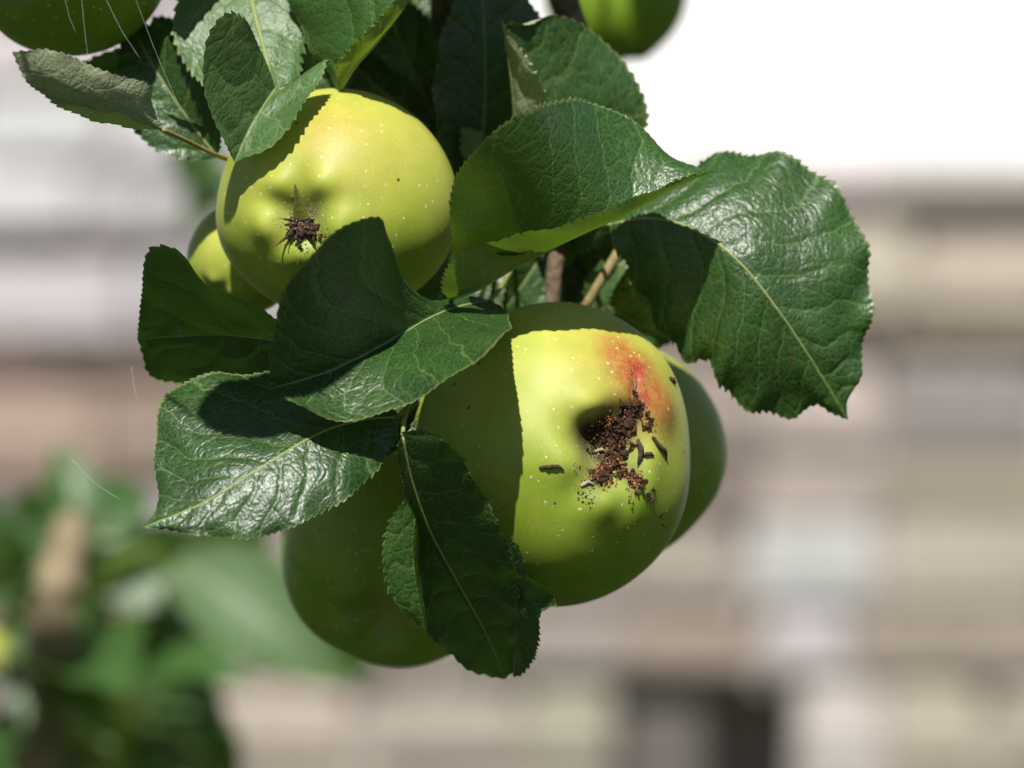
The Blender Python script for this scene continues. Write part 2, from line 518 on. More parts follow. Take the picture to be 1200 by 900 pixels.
def build_sky_house():  # house added as a white stand-in for the blown-out sky
    yh = 11.0
    x = (846 - 600) * PX * (CAM_D + yh) / CAM_D
    root = empty('sky_house', (0, yh, 0))
    tag(root, 'white house wall added in place of the bright sky above the stone wall', 'house')
    def box(name, a, b, mat, par):
        (ax, ay, az_), (bx, by, bz) = a, b
        v = [(ax,ay,az_),(bx,ay,az_),(bx,by,az_),(ax,by,az_),(ax,ay,bz),(bx,ay,bz),(bx,by,bz),(ax,by,bz)]
        return mesh_obj(name, v, [(3,2,1,0),(4,5,6,7),(0,1,5,4),(1,2,6,5),(2,3,7,6),(3,0,4,7)], mat, par, smooth=False)
    box('wall', (-7, yh, 0), (7, yh + 6, 4.6), M_WHITE, root)
    pts = [(-7.4, yh - .35, 4.55), (7.4, yh - .35, 4.55), (7.4, yh + 3, 6.6), (-7.4, yh + 3, 6.6), (-7.4, yh + 6.35, 4.55), (7.4, yh + 6.35, 4.55)]
    low_ = [(a, b, c - .12) for a, b, c in pts]
    rf = mesh_obj('roof', pts + low_, [(0,1,2,3), (3,2,5,4), (7,6,9,8), (8,9,10,11), (0,6,7,1), (4,5,11,10), (0,3,9,6), (3,4,10,9), (1,7,8,2), (2,8,11,5)], M_ROOF, root, smooth=False)
    tv, tf = tube_data([(-7.3, yh - .42, 4.42), (0, yh - .42, 4.42), (7.3, yh - .42, 4.42)], [.06, .06], 10, 12)
    mesh_obj('gutter', tv, tf, M_POST, root)
    tv, tf = tube_data([(x, yh - .08, 0), (x, yh - .08, 4.0), (x, yh - .12, 4.2), (x, yh - .40, 4.36)], [.034, .034], 30, 12)
    mesh_obj('downpipe', tv, tf, M_PIPE, root)
build_sky_house()

# ------------------------------------------------------------------ leaves
CAMP = np.array(cam.location)

def smooth_noise(n, m, seed):
    r = np.random.default_rng(seed)
    uu, vv = np.meshgrid(np.linspace(0, 1, n), np.linspace(-1, 1, m), indexing='ij')
    out = np.zeros((n, m))
    for k in range(7):
        a, b = r.uniform(1, 7), r.uniform(.6, 4)
        out += np.sin(a * uu * 3.1 + r.uniform(0, 6.3)) * np.cos(b * vv * 2.2 + r.uniform(0, 6.3)) / (1 + .25 * (a + b))
    return out / 2.2

LEAF_SEED = [100]
def leaf(parent, mid, ea, eb, top='a+', mat=None, label=None, crease=.5, quilt=.00028, wave=.0007, teeth=.0011,
         tooth=.0028, nu=190, nv=30, petiole=None, pet_mat=None, rib=True, rib_r=.00048):
    """mid / ea / eb: world-space control points, base to tip; ea is the v=-1 edge, eb the v=+1 edge."""
    LEAF_SEED[0] += 1
    sd = LEAF_SEED[0]
    r = np.random.default_rng(sd)
    mid = np.asarray(mid, float)
    A = np.vstack([mid[0], np.asarray(ea, float), mid[-1]])
    B = np.vstack([mid[0], np.asarray(eb, float), mid[-1]])
    M, A, B = spline(mid, nu), spline(A, nu), spline(B, nu)
    v = np.linspace(-1, 1, 2 * nv + 1)
    v = np.sign(v) * (1 - (1 - np.abs(v)) ** 1.15)
    vv = v[None, :, None]
    lin = np.where(vv < 0, M[:, None] + (-vv) * (A - M)[:, None], M[:, None] + vv * (B - M)[:, None])
    par = M[:, None] + vv * ((B - A) / 2)[:, None] + vv ** 2 * ((A + B) / 2 - M)[:, None]
    G = crease * lin + (1 - crease) * par
    # saw-toothed margin
    for E, sl, sgn in ((A, slice(0, nv), -1), (B, slice(nv + 1, None), 1)):
        s = np.concatenate([[0], np.cumsum(np.linalg.norm(np.diff(E, axis=0), axis=1))])
        step = tooth * (1 + .25 * np.sin(s / .011 + r.uniform(0, 6)))
        ph = np.concatenate([[0], np.cumsum(np.diff(s) / step[1:])]) + r.uniform(0, 1)
        fr = ph - np.floor(ph)
        amp = r.uniform(.6, 1.3, int(ph.max()) + 2)[np.floor(ph).astype(int)]
        saw = np.where(fr < .74, fr / .74, (1 - fr) / .26) * amp - .4
        env = np.minimum(1, np.minimum(np.linspace(0, 1, nu) / .06, (1 - np.linspace(0, 1, nu)) / .03))
        outw = E - M
        outw /= np.linalg.norm(outw, axis=1)[:, None] + 1e-9
        tang = np.gradient(E, axis=0); tang /= np.linalg.norm(tang, axis=1)[:, None] + 1e-9
        off = (outw + .55 * tang) * (saw * env * teeth)[:, None]
        w = np.clip((np.abs(v[sl]) - .90) / .10, 0, 1)[None, :, None]
        G[:, sl] += off[:, None] * w
    gu = np.gradient(G, axis=0); gv = np.gradient(G, axis=1)
    N = np.cross(gu, gv)
    ln = np.linalg.norm(N, axis=2)[..., None]
    N = np.where(ln > 1e-14, N / np.maximum(ln, 1e-14), 0)
    half = slice(3, nv - 2) if top[0] == 'a' else slice(nv + 3, -3)
    view = CAMP - G[nu // 5:-nu // 5, half]
    facing = np.mean(np.sum(N[nu // 5:-nu // 5, half] * view, axis=2)) > 0
    flip = facing != (top[1] == '+')
    if flip:
        N = -N
    L = np.concatenate([[0], np.cumsum(np.linalg.norm(np.diff(M, axis=0), axis=1))])
    wa = np.linalg.norm(A - M, axis=1); wb = np.linalg.norm(B - M, axis=1)
    Ucm = np.repeat((L * 100)[:, None], len(v), 1)
    Vcm = np.where(v[None] < 0, v[None] * wa[:, None], v[None] * wb[:, None]) * 100
    aV = np.abs(Vcm)
    ph = (Ucm - VEIN_K * aV + .10 * aV ** 2) / VEIN_STEP + np.where(Vcm > 0, .42, 0) + 20
    ph = ph + .55 * smooth_noise(nu, len(v), sd + 5000) + r.uniform(0, 1)
    fr = ph - np.floor(ph)
    q = np.sin(np.pi * fr) ** .7 * (.55 + .6 * smooth_noise(nu, len(v), sd + 9000)) * np.clip(aV / .35, 0, 1) * np.clip((1 - np.abs(v))[None] / .25, 0, 1)
    env = np.clip(np.minimum(np.linspace(0, 1, nu), 1 - np.linspace(0, 1, nu)) / .08, 0, 1)[:, None]
    ruffle = np.sin(Ucm * 5.2 + r.uniform(0, 6) + 2 * np.sign(Vcm)) * np.clip((np.abs(v)[None] - .45) / .55, 0, 1) ** 2
    disp = (q * quilt + wave * smooth_noise(nu, len(v), sd) * np.clip(aV / .5, 0, 1) + ruffle * wave * .7) * env
    G = G + N * disp[..., None]
    verts = G.reshape(-1, 3)
    m = len(v)
    i, j = np.meshgrid(np.arange(nu - 1), np.arange(m - 1), indexing='ij')
    k = (i * m + j).ravel()
    quads = np.stack([k, k + m, k + m + 1, k + 1], 1)
    if flip:
        quads = quads[:, ::-1]
    uvm = np.stack([Ucm.ravel(), Vcm.ravel()], 1)
    uvp = np.stack([np.repeat(np.linspace(0, 1, nu), m), np.tile(v, nu)], 1)
    o = mesh_obj('leaf', verts, quads.tolist(), mat or M_LEAF, parent, origin=mid[0], uvs={'metric': uvm, 'param': uvp}, attrs={'phase': ph.ravel()})
    if label:
        o['label'] = label
    if rib:
        Nm = N[:, nv]
        e = np.linspace(0, 1, nu)
        keep = slice(int(nu * .02), int(nu * .97), 6)
        c = (G[:, nv] - Nm * (.00022 * (1 - .5 * e))[:, None])[keep]
        rv, rf = tube_data(c, [rib_r, rib_r * .7, rib_r * .3], 36, 6)
        mesh_obj('midrib', rv, rf, M_RIB, o)
    if petiole is not None:
        pts = np.vstack([mid[0] + (M[3] - M[0]) * .8, np.asarray(petiole, float)])
        tv, tf = tube_data(pts, [.0006, .0006, .0008], 18, 8)
        mesh_obj('petiole', tv, tf, pet_mat or M_PET, o)
    return o

def free_leaf(parent, base, tip, normal, width=.46, droop=.1, fold=.35, wfun=None, **kw):
    """A whole leaf from base to tip; width = blade width / length, fold = how far the halves rise."""
    base, tip = np.asarray(base, float), np.asarray(tip, float)
    ax = tip - base; ln = np.linalg.norm(ax); a = ax / ln
    n = np.asarray(normal, float); n = n - a * np.dot(n, a); n /= np.linalg.norm(n)
    s = np.cross(n, a)
    us = np.array([0, .2, .4, .6, .8, 1.0])
    mid = base + np.outer(us, ax) + np.outer(np.sin(us * math.pi) * droop * ln, n)
    ew = np.array([.06, .18, .36, .55, .72, .86, .95])
    w = np.array([.42, .80, 1.0, .97, .74, .42, .17]) * width * ln / 2 * 1.05
    cm = np.stack([np.interp(ew, us, mid[:, k]) for k in range(3)], 1)
    ea = cm - np.outer(w * math.cos(fold), s) + np.outer(w * math.sin(fold), n)
    eb = cm + np.outer(w * math.cos(fold), s) + np.outer(w * math.sin(fold), n)
    # the side of `normal` is the upper face
    facing = np.dot(n, CAMP - (base + tip) / 2) > 0
    return leaf(parent, mid, ea, eb, top='a+' if facing else 'a-', **kw)

branch = empty('apple_branch', P(330, -110, 5))
tag(branch, 'leafy apple branch with large toothed green leaves holding the ripening apples', 'branch')

# wood of the branch: a bough above the frame with short spurs coming down
tube('bough', PL([(-420, -150, 9), (-100, -120, 7), (330, -110, 5), (640, -60, 6), (900, -130, 8), (1250, -260, 12)]),
     [.009, .008, .007, .006, .005, .004], M_BARK, branch, 60, 14, .05)
tube('spur', PL([(330, -110, 5), (345, 0, 4.6), (330, 110, 3.6), (290, 195, 2.2)]), [.0042, .0034, .0026, .0018], M_BARK, branch, 40, 12, .05)
tube('spur', PL([(520, -80, 5.4), (525, 60, 5.5), (560, 200, 5.0), (600, 280, 4.2)]), [.0045, .0036, .003, .0022], M_BARK, branch, 40, 12, .05)
tube('spur', PL([(640, -60, 6), (690, 100, 6.0), (680, 220, 5.0), (652, 300, 4.2), (646, 372, 4.2)]), [.0045, .0036, .003, .0026, .002], M_BARK, branch, 40, 12, .05)

def L(mid, ea, eb, **kw):
    if 'petiole' in kw:
        kw['petiole'] = PL(kw['petiole'])
    return leaf(branch, PL(mid), PL(ea), PL(eb), **kw)

# leaf folded over the upper apple and running towards the right
L([(525,350,-1.2),(560,339,-1.7),(600,316,-2.0),(650,290,-2.2),(700,265,-2.2),(760,235,-1.9),(805,212,-1.7),(840,199,-1.5)],
  [(530,322,-1.6),(530,285,-2.8),(528,232,-4.3),(546,185,-5.2),(590,146,-5.3),(640,121,-4.0),(700,121,-1.5),(755,152,-.8),(792,186,-1.0),(818,197,-1.2)],
  [(518,335,-2.0),(528,306,-2.9),(548,290,-3.2),(582,281,-3.5),(640,268,-3.6),(700,250,-3.4),(760,225,-2.8),(802,207,-2.2)],
  top='a+', mat=M_MID, label='keel-shaped leaf above the scarred apple, its near half showing the yellow-green underside', crease=.6, nu=280, quilt=.0002,
  petiole=[(535,338,.6),(575,290,3.4),(590,250,4.6)])
# broad glossy leaf on the right
L([(712,264,1.4),(750,256,1.0),(790,260,.5),(830,278,.1),(870,311,-.2),(910,361,-.2),(950,420,.2),(994,492,.9)],
  [(735,240,1.7),(770,215,1.8),(805,193,2.0),(850,180,2.1),(900,178,2.0),(960,200,1.6),(1000,250,1.2),(1019,310,.9),(1020,370,.8),(1006,430,.9),(993,470,.9)],
  [(722,290,1.2),(742,332,1.2),(775,386,1.3),(805,419,1.3),(832,428,.7),(850,460,.8),(880,480,1.0),(920,487,1.1),(962,479,.9)],
  top='a+', label='broad glossy leaf with a pale midrib, alone on its side of the cluster', crease=.45, quilt=.0006, wave=.0018, teeth=.0012, tooth=.0024, nu=320, nv=40,
  petiole=[(695,255,2.6),(685,240,4.0),(680,225,5.0)])
# leaf in front, between the two big apples
L([(576,352,.6),(542,358,-.8),(506,371,-2.0),(440,409,-3.4),(380,437,-4.2),(315,456,-5.0)],
  [(545,346,-.4),(502,352,-1.6),(478,336,-2.8),(459,300,-4.4),(447,256,-5.9),(430,253,-6.3),(390,275,-6.8),(350,315,-6.8),(327,360,-6.2),(319,410,-5.6)],
  [(593,366,-1.2),(596,376,-3.2),(594,390,-6.0),(570,411,-6.4),(530,441,-6.0),(470,476,-5.4),(420,492,-5.4),(375,489,-5.5),(340,471,-5.3)],
  top='b+', label='leaf folded along its midrib in front of the gap between the two big apples', crease=.88, teeth=.0006, nu=260,
  quilt=.00025, petiole=[(585,340,1.8),(600,310,3.4),(600,282,4.2)])
# glossy leaf at the lower left
L([(468,488,-3.0),(425,492,-3.8),(375,507,-4.6),(300,551,-5.3),(240,588,-5.6),(168,618,-5.6)],
  [(452,470,-2.4),(410,448,-2.2),(330,438,-2.2),(240,440,-2.4),(200,455,-2.8),(184,490,-3.4),(182,560,-4.5),(184,598,-5.2)],
  [(466,503,-3.2),(442,550,-4.5),(402,586,-5.3),(345,616,-5.8),(300,630,-5.9),(240,628,-5.9),(200,622,-5.7)],
  top='b+', label='glossy leaf with brown pointed tip hanging lowest on the web side', crease=.5, quilt=.00042, wave=.0010, nu=280, nv=40, teeth=.0008, tooth=.0023,
  petiole=[(485,470,-1.8),(510,430,.6),(575,330,3.6)])
# dark leaf at the far left
L([(338,402,-1.2),(300,396,-1.0),(255,392,-.8),(210,394,-.7),(161,398,-.6)],
  [(332,380,-2.0),(318,371,-2.3),(285,352,-2.6),(245,330,-3.0),(204,297,-3.6),(176,294,-3.4),(166,345,-2.0)],
  [(335,430,-.4),(310,452,.2),(260,462,.8),(205,450,.9),(178,438,.6)],
  top='a+', label='dark shaded leaf with a pale toothed upper margin', crease=.4, quilt=.0006, wave=.0011, petiole=[(360,400,-.2),(400,370,3.6),(560,230,4.9)])
# dark leaf hanging over the lower apple
L([(471,506,-5.2),(482,560,-4.4),(504,622,-3.4),(538,685,-2.2),(573,750,-.9),(592,796,.3)],
  [(466,522,-4.9),(470,560,-4.2),(484,602,-3.3),(486,660,-2.2),(498,735,-.6),(530,770,.0),(562,790,.3)],
  [(500,504,-5.6),(525,516,-5.6),(556,560,-4.9),(580,605,-4.2),(598,642,-3.6),(606,690,-2.6),(604,745,-1.2),(601,785,.0)],
  top='a+', label='dark leaf hanging over the shaded lower apple', crease=.6, petiole=[(474,490,-4.6),(500,440,-.4),(575,330,3.8)])
L([(492,586,-3.5),(486,612,-3.5),(484,650,-3.3),(489,690,-3.0),(498,738,-2.4)],
  [(472,588,-3.8),(453,622,-3.8),(448,650,-3.6),(455,690,-3.3),(478,722,-2.8)],
  [(494,612,-3.1),(490,650,-2.6),(493,690,-1.9),(499,720,-1.3)],
  top='a+', mat=M_THIN, label='small curled light green leaf behind the dark hanging leaf', rib=False, nu=120, nv=20)
L([(585,628,-3.0),(598,680,-2.4),(604,730,-1.4),(602,794,-.1)],
  [(588,680,-2.0),(592,740,-.8)],
  [(606,640,-3.4),(622,676,-3.3),(652,706,-2.9),(634,722,-2.6),(631,758,-1.6),(614,788,-.4)],
  top='b+', label='narrow leaf with a sideways point behind the dark hanging leaf', rib=False, nu=140, nv=20)
# curled leaf over the shoulder of the upper apple
L([(323,103,-.9),(305,130,-1.4),(288,160,-1.8),(275,190,-2.0)],
  [(308,62,-1.6),(287,22,-2.8),(262,15,-3.4),(244,40,-3.6),(240,82,-3.5),(246,130,-3.1),(262,168,-2.6)],
  [(345,96,-1.0),(380,70,-1.3),(374,92,-1.7),(346,140,-2.4),(315,171,-2.5)],
  top='b+', mat=M_PALE, label='curled leaf folded in half over the shoulder of the upper apple', crease=.75, nu=150)
L([(287,-55,2.0),(296,5,1.1),(310,60,.3),(326,125,-.8)],
  [(240,-40,2.0),(206,5,1.3),(206,50,1.0),(230,92,.5),(275,116,-.2)],
  [(335,-50,1.7),(362,0,1.2),(356,60,.6),(345,100,-.1)],
  top='a+', mat=M_PALE, label='pale dull leaf with a thick midrib behind the curled leaf', crease=.5, quilt=.0002, rib_r=.0010,
  petiole=[(300,-85,3.5),(330,-105,4.9)])
# wrinkled leaf at the top with its bright near half
L([(397,108,-.2),(414,80,-.9),(445,45,-1.5),(478,0,-1.9),(500,-60,-1.5),(508,-120,-1.0)],
  [(382,86,.2),(354,38,.5),(338,-12,.6),(350,-70,.3),(430,-122,-.4)],
  [(395,76,-.9),(414,50,-1.6),(440,25,-2.2),(462,0,-2.5),(490,-62,-2.1)],
  top='a+', mat=M_THIN, label='wrinkled leaf above the upper apple with a bright yellow-green folded half', crease=.7, quilt=.0006, wave=.001,
  petiole=[(395,125,1.2),(370,110,3.0),(335,90,3.8)])
# leaf behind, with a woolly folded half
L([(604,152,2.4),(601,105,1.8),(595,62,1.4),(588,22,1.0)],
  [(622,150,1.6),(640,114,.7),(624,76,.4),(603,45,.5)],
  [(680,215,3.2),(757,146,3.0),(747,98,2.8),(716,56,2.5),(680,27,2.1),(642,17,1.7),(618,28,1.3)],
  top='b+', mat=M_WOOL, label='upright leaf with a woolly pale folded strip behind the keel-shaped leaf', crease=.7,
  petiole=[(608,180,3.6),(590,230,4.6)])
# underside of a leaf at the upper left
L([(192,153,-2.6),(150,128,-3.8),(95,108,-4.8),(14,61,-6.0)],
  [(180,125,-2.9),(176,100,-3.6),(130,86,-4.6),(60,59,-5.6)],
  [(160,151,-2.8),(110,141,-3.6),(70,125,-4.4),(32,96,-5.4)],
  top='a-', mat=M_WOOL, label='leaf showing its woolly grey-green underside below the shaded apple', crease=.2, rib=False, quilt=.0001, wave=.0004, teeth=.0006,
  petiole=[(215,163,-1.6),(250,180,-.2),(290,193,2.2)], pet_mat=M_STEM)

# leaves deeper in the cluster, mostly in shade
def DL(base, tip, nrm, **kw):
    return free_leaf(branch, P(*base), P(*tip), nrm, **kw)
DL((255,185,1.6), (150,20,2.6), (-.1,-.9,-.3), width=.55, nu=120, nv=18)
DL((215,110,4.5), (95,75,3.6), (-.1,-.75,.6), width=.5, nu=100, nv=16, mat=M_PALE)
DL((300,140,4.0), (178,20,3.5), (-.2,-.9,.1), width=.6, droop=.05, nu=120, nv=18)
DL((290,175,2.4), (196,132,1.5), (.0,-.6,.7), width=.4, nu=120, nv=18)
DL((560,220,5.0), (560,-60,4.0), (.5,-.8,-.2), width=.62, droop=.06, nu=140, nv=20, label='dark blue-green leaf in deep shade behind the woolly leaf', petiole=PL([(530,160,5.0),(507,110,4.6),(502,70,5.4)]), pet_mat=M_RED)
DL((520,160,5.0), (440,-20,5.5), (.1,-.9,-.4), width=.5, nu=120, nv=18)
DL((505,150,4.4), (400,60,5.0), (.0,-.9,-.4), width=.5, nu=120, nv=18)
DL((640,250,5.2), (720,60,6.5), (.0,-.9,.3), width=.6, nu=120, nv=18)
DL((575,190,3.8), (541,150,3.4), (.0,.8,-.2), width=.6, nu=90, nv=14, mat=M_PALE)
DL((640,290,5.0), (560,400,5.2), (-.2,-.7,-.7), width=.7, nu=120, nv=18)
DL((655,310,6.5), (790,400,5.5), (.1,-.8,-.6), width=.75, nu=120, nv=18)
DL((660,290,6.0), (640,420,6.6), (.0,-.8,-.6), width=.8, nu=120, nv=18)
DL((500,260,7.2), (566,110,7.8), (.1,-.8,-.5), width=.6, nu=80, nv=14)
DL((455,80,8), (505,-60,8.4), (.1,-.8,-.5), width=.6, nu=80, nv=14)
DL((690,360,5.0), (738,300,4.4), (.1,-.7,.5), width=.5, nu=120, nv=18, mat=M_PALE, label='small pale leaf lit behind the fruit stalk')
DL((640,280,4.8), (720,235,3.0), (.0,-.7,-.5), width=.5, nu=120, nv=18)
DL((570,270,4.6), (440,440,4.5), (-.2,-.8,-.6), width=.6, nu=120, nv=18)
DL((560,240,5.0), (640,200,5.2), (.0,-.8,-.6), width=.8, nu=120, nv=18)
DL((600,280,5.2), (540,130,6.0), (.1,-.8,-.6), width=.8, nu=120, nv=18)
DL((345,120,4.4), (420,10,5.2), (.1,-.8,-.5), width=.8, nu=120, nv=18)
DL((560,290,6.2), (740,330,6.8), (.1,-.8,-.6), width=.7, nu=120, nv=18)

# mostly unseen leaves added for shade, behind the front ones or above the frame
DL((480,420,1.4), (296,575,.4), (-.1,-.64,.76), width=.85, droop=.03, nu=100, nv=16)
DL((520,440,1.2), (430,545,.6), (-.1,-.64,.76), width=.8, droop=.03, nu=100, nv=16)
DL((540,460,.0), (520,640,-.6), (-.1,-.64,.76), width=.6, droop=.03, nu=100, nv=16)
DL((20,-130,6), (40,-60,-4), (-.1,-.64,.76), width=.6, nu=100, nv=16)
DL((90,-125,6), (75,-60,-4.5), (-.1,-.64,.76), width=.5, nu=100, nv=16)
DL((-60,-135,7), (-20,-60,-4), (-.1,-.64,.76), width=.7, nu=100, nv=16)
DL((470,-85,5), (560,-40,-2), (-.1,-.64,.76), width=.7, nu=100, nv=16)
DL((540,-75,5.5), (590,-40,0), (-.1,-.64,.76), width=.75, nu=100, nv=16)
DL((600,-65,6), (590,-130,-1), (-.1,-.64,.76), width=.7, nu=100, nv=16)
DL((420,-95,5), (450,-150,-2), (-.1,-.64,.76), width=.7, nu=100, nv=16)
DL((230,-115,5), (200,-60,-1), (-.1,-.64,.76), width=.7, nu=100, nv=16)
DL((700,250,5.8), (735,330,6.6), (.0,-.8,-.6), width=.8, nu=100, nv=16)
DL((40,-125,6.5), (20,-50,-5.5), (-.1,-.64,.76), width=.55, nu=100, nv=16)
DL((-10,-130,6), (0,-40,-6.5), (-.1,-.64,.76), width=.55, nu=100, nv=16)
def sunward(px, py, d, t):
    return P(px, py, d) + np.array(SUN) * t
free_leaf(branch, sunward(550, 368, .5, .027), sunward(676, 370, .5, .027), SUN, width=1.15, droop=.02, nu=100, nv=16)  # hidden leaf added to shade the top of the scarred apple
tw = [P(-100, -120, 7), P(-80, -280, -9), sunward(222, 470, -4.0, .2)]
tube('twig', tw, [.0025, .0010, .0005], M_BARK, branch, 24, 8)  # unseen twig, added to carry the shading leaf below
free_leaf(branch, sunward(226, 470, -4.0, .2), sunward(430, 440, -3.4, .2), SUN, width=.62, droop=.03, nu=120, nv=18, label='unseen leaf on a forward twig, added to shade the lower-left leaf')
_r = random.Random(44)
for k in range(26):  # unseen canopy added over the cluster to cut light from the sky
    x_ = -150 + k * 46 + _r.uniform(-20, 20)
    d0 = _r.uniform(5.5, 8)
    DL((x_, -118, d0), (x_ + _r.uniform(-120, 120), -150 - _r.uniform(0, 170), d0 + _r.uniform(-3, 3)), (_r.uniform(-.4, .4), -.7, _r.uniform(-.2, .9)), width=.55, nu=60, nv=10, rib=False)
DL((770,-120,36), (850,-60,31), (-.1,-.64,.76), width=.7, nu=60, nv=10)  # unseen leaf added to shade the out-of-focus apple

# ------------------------------------------------------------------ apples
def basis(axis):
    a = Vector(axis).normalized()
    x = Vector((0, 0, 1)).cross(a)
    if x.length < .01:
        x = Vector((1, 0, 0))
    x.normalize()
    y = a.cross(x)
    return Matrix((x, y, a)).transposed()

def apple_grid(R, axis, flat=.86, lobes=.035, basin=.16, ridge=.03, seed=0, nt=120, npz=200, dents=()):
    rr = random.Random(seed)
    p5, p2 = rr.uniform(0, 6.28), rr.uniform(0, 6.28)
    t = np.linspace(0.0, math.pi, nt)[:, None]
    f = (np.arange(npz) / npz * 2 * math.pi)[None, :]
    rad = np.sin(t) ** .88 * (1 + .05 * np.cos(t) * -1)
    z = np.cos(t) * flat
    rad = rad + 0 * f
    z = z + 0 * f
    near = np.clip(np.cos(t), 0, 1)
    rad = rad * (1 + lobes * near * np.cos(5 * f + p5 + .3 * np.sin(f + p2)) + .022 * np.cos(2 * f + p2) + .012 * np.cos(3 * f + p5))
    z = z - basin * np.exp(-(rad / .24) ** 2) * (np.cos(t) > 0) + .20 * np.exp(-(rad / .20) ** 2) * (np.cos(t) < 0)
    z = z + ridge * (.75 + np.cos(5 * f + p5 + .4 * np.sin(2 * f + p2))) * np.exp(-((rad - .34) / .13) ** 2) * (np.cos(t) > 0)
    v = np.stack([rad * np.cos(f), rad * np.sin(f), z], 2) * R
    return v

def add_apple(name, px, py, d, rx_px, axis, label, flat=.86, basin=.16, ridge=.03, lobes=.035, seed=0, stretch=1.0,
              stem_to=None, yellow_mix=.45, flush=(), rot=(), sculpt=None, calyx=True, group=None, russet_r=.3, detail=True, tilt=0):
    """Apple whose silhouette half-width at its centre is rx_px photo pixels."""
    c = P(px, py, d)
    R = rx_px * PX * (CAM_D + d / 100) / CAM_D
    nt, npz = (140, 220) if detail else (70, 110)
    g = apple_grid(R, axis, flat, lobes, basin, ridge, seed, nt, npz)
    B = np.array(basis(axis))
    vloc = g.reshape(-1, 3)
    v = vloc @ B.T
    v[:, 2] *= stretch
    v = v + c
    faces = []
    for i in range(nt - 1):
        for k in range(npz):
            k2 = (k + 1) % npz
            faces.append((i*npz+k, (i+1)*npz+k, (i+1)*npz+k2, i*npz+k2))
    root = empty(name, c)
    tag(root, label, 'apple', group)
    bvh = BVHTree.FromPolygons([Vector(x) for x in v], faces)
    def hit(hx, hy):
        dirv = Vector(P(hx, hy, 0)) - Vector(CAMP)
        loc, nrm, _, _ = bvh.ray_cast(Vector(CAMP), dirv.normalized())
        return (np.array(loc), np.array(nrm)) if loc is not None else (None, None)
    rho = np.linalg.norm(vloc[:, :2], axis=1) / R
    russ = np.where(vloc[:, 2] > 0, np.exp(-(rho / russet_r) ** 2), 0)
    fl = np.zeros(len(v))
    for (hx, hy, rad_cm, amt) in flush:
        p, _ = hit(hx, hy)
        if p is not None:
            dd = np.linalg.norm(v - p, axis=1) * 100
            fl = np.maximum(fl, amt * np.exp(-(dd / rad_cm) ** 2.4))
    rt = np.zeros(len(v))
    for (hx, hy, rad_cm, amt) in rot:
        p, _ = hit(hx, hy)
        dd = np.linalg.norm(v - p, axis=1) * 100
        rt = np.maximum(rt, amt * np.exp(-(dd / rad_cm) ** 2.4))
    rp = np.full(len(v), yellow_mix - .06) + .42 * (v[:, 2] - c[2]) / R  # yellower towards the top, greener towards the bottom
    if sculpt:
        v = sculpt(v, hit, R)
        bvh = BVHTree.FromPolygons([Vector(x) for x in v], faces)
    body = mesh_obj('fruit', v, faces, M_APPLE, root, attrs={'flush': fl, 'russet': russ, 'yellow_mix': rp, 'rot': rt})
    ax = B[:, 2]
    cal = c + ax * R * (flat - basin) * np.array([1, 1, stretch])
    if stem_to is not None:
        s0 = c - ax * R * (flat - .20)
        pts = np.vstack([s0, s0 - ax * R * .22, PL(stem_to)])
        tv, tf = tube_data(pts, [.0013, .0012, .0012, .0015], 26, 10, .04)
        mesh_obj('stem', tv, tf, M_STEM, root)
    def hit2(hx, hy):
        dirv = Vector(P(hx, hy, 0)) - Vector(CAMP)
        loc, nrm, _, _ = bvh.ray_cast(Vector(CAMP), dirv.normalized())
        return (np.array(loc), np.array(nrm)) if loc is not None else (None, None)
    return root, body, hit2, cal, ax, R, B

def sepal_mesh(name, base, direction, up, length, width, mat, parent, curl=.3, n=10, thick=.0004):
    direction = np.asarray(direction, float); direction /= np.linalg.norm(direction)
    up = np.asarray(up, float); up = up - direction * np.dot(up, direction); up /= np.linalg.norm(up) + 1e-9
    s = np.cross(direction, up)
    V, F = [], []
    for i in range(n):
        u = i / (n - 1)
        w = width * (1 - u) ** .7 * (.55 + .45 * math.cos(u * 1.2)) / 2
        cpt = base + direction * length * (u - .3 * curl * u * u) + up * length * curl * u * u
        for k in range(6):
            a = 2 * math.pi * k / 6
            V.append(cpt + s * w * math.cos(a) + up * (thick * math.sin(a) * (1 - .7 * u)))
    for i in range(n - 1):
        for k in range(6):
            k2 = (k + 1) % 6
            F.append((i*6+k, i*6+k2, (i+1)*6+k2, (i+1)*6+k))
    F.append(tuple(range(6))[::-1]); F.append(tuple((n-1)*6+k for k in range(6)))
    return mesh_obj(name, V, F, mat, parent, origin=base)

ICO_V, ICO_F = None, None
def ico():
    global ICO_V, ICO_F
    if ICO_V is None:
        bm = bmesh.new(); bmesh.ops.create_icosphere(bm, subdivisions=1, radius=1)
        ICO_V = np.array([v.co[:] for v in bm.verts]); ICO_F = [tuple(v.index for v in f.verts) for f in bm.faces]
        bm.free()
    return ICO_V, ICO_F

def grains(name, spots, mat, parent, r):
    """Tiny crumbs joined into one part: spots = (position, radius)."""
    iv, if_ = ico()
    V, F = [], []
    for p, rad in spots:
        q = iv * (rad * np.array([r.uniform(.6, 1.4), r.uniform(.6, 1.4), r.uniform(.6, 1.4)]))
        q = q * (1 + .35 * np.array([[r.uniform(-1, 1)] for _ in range(len(iv))]))
        F += [tuple(a + len(V) for a in f) for f in if_]
        V += list(q + p)
    o = mesh_obj(name, V, F, mat, parent, smooth=False)
    o['kind'] = 'stuff'
    return o

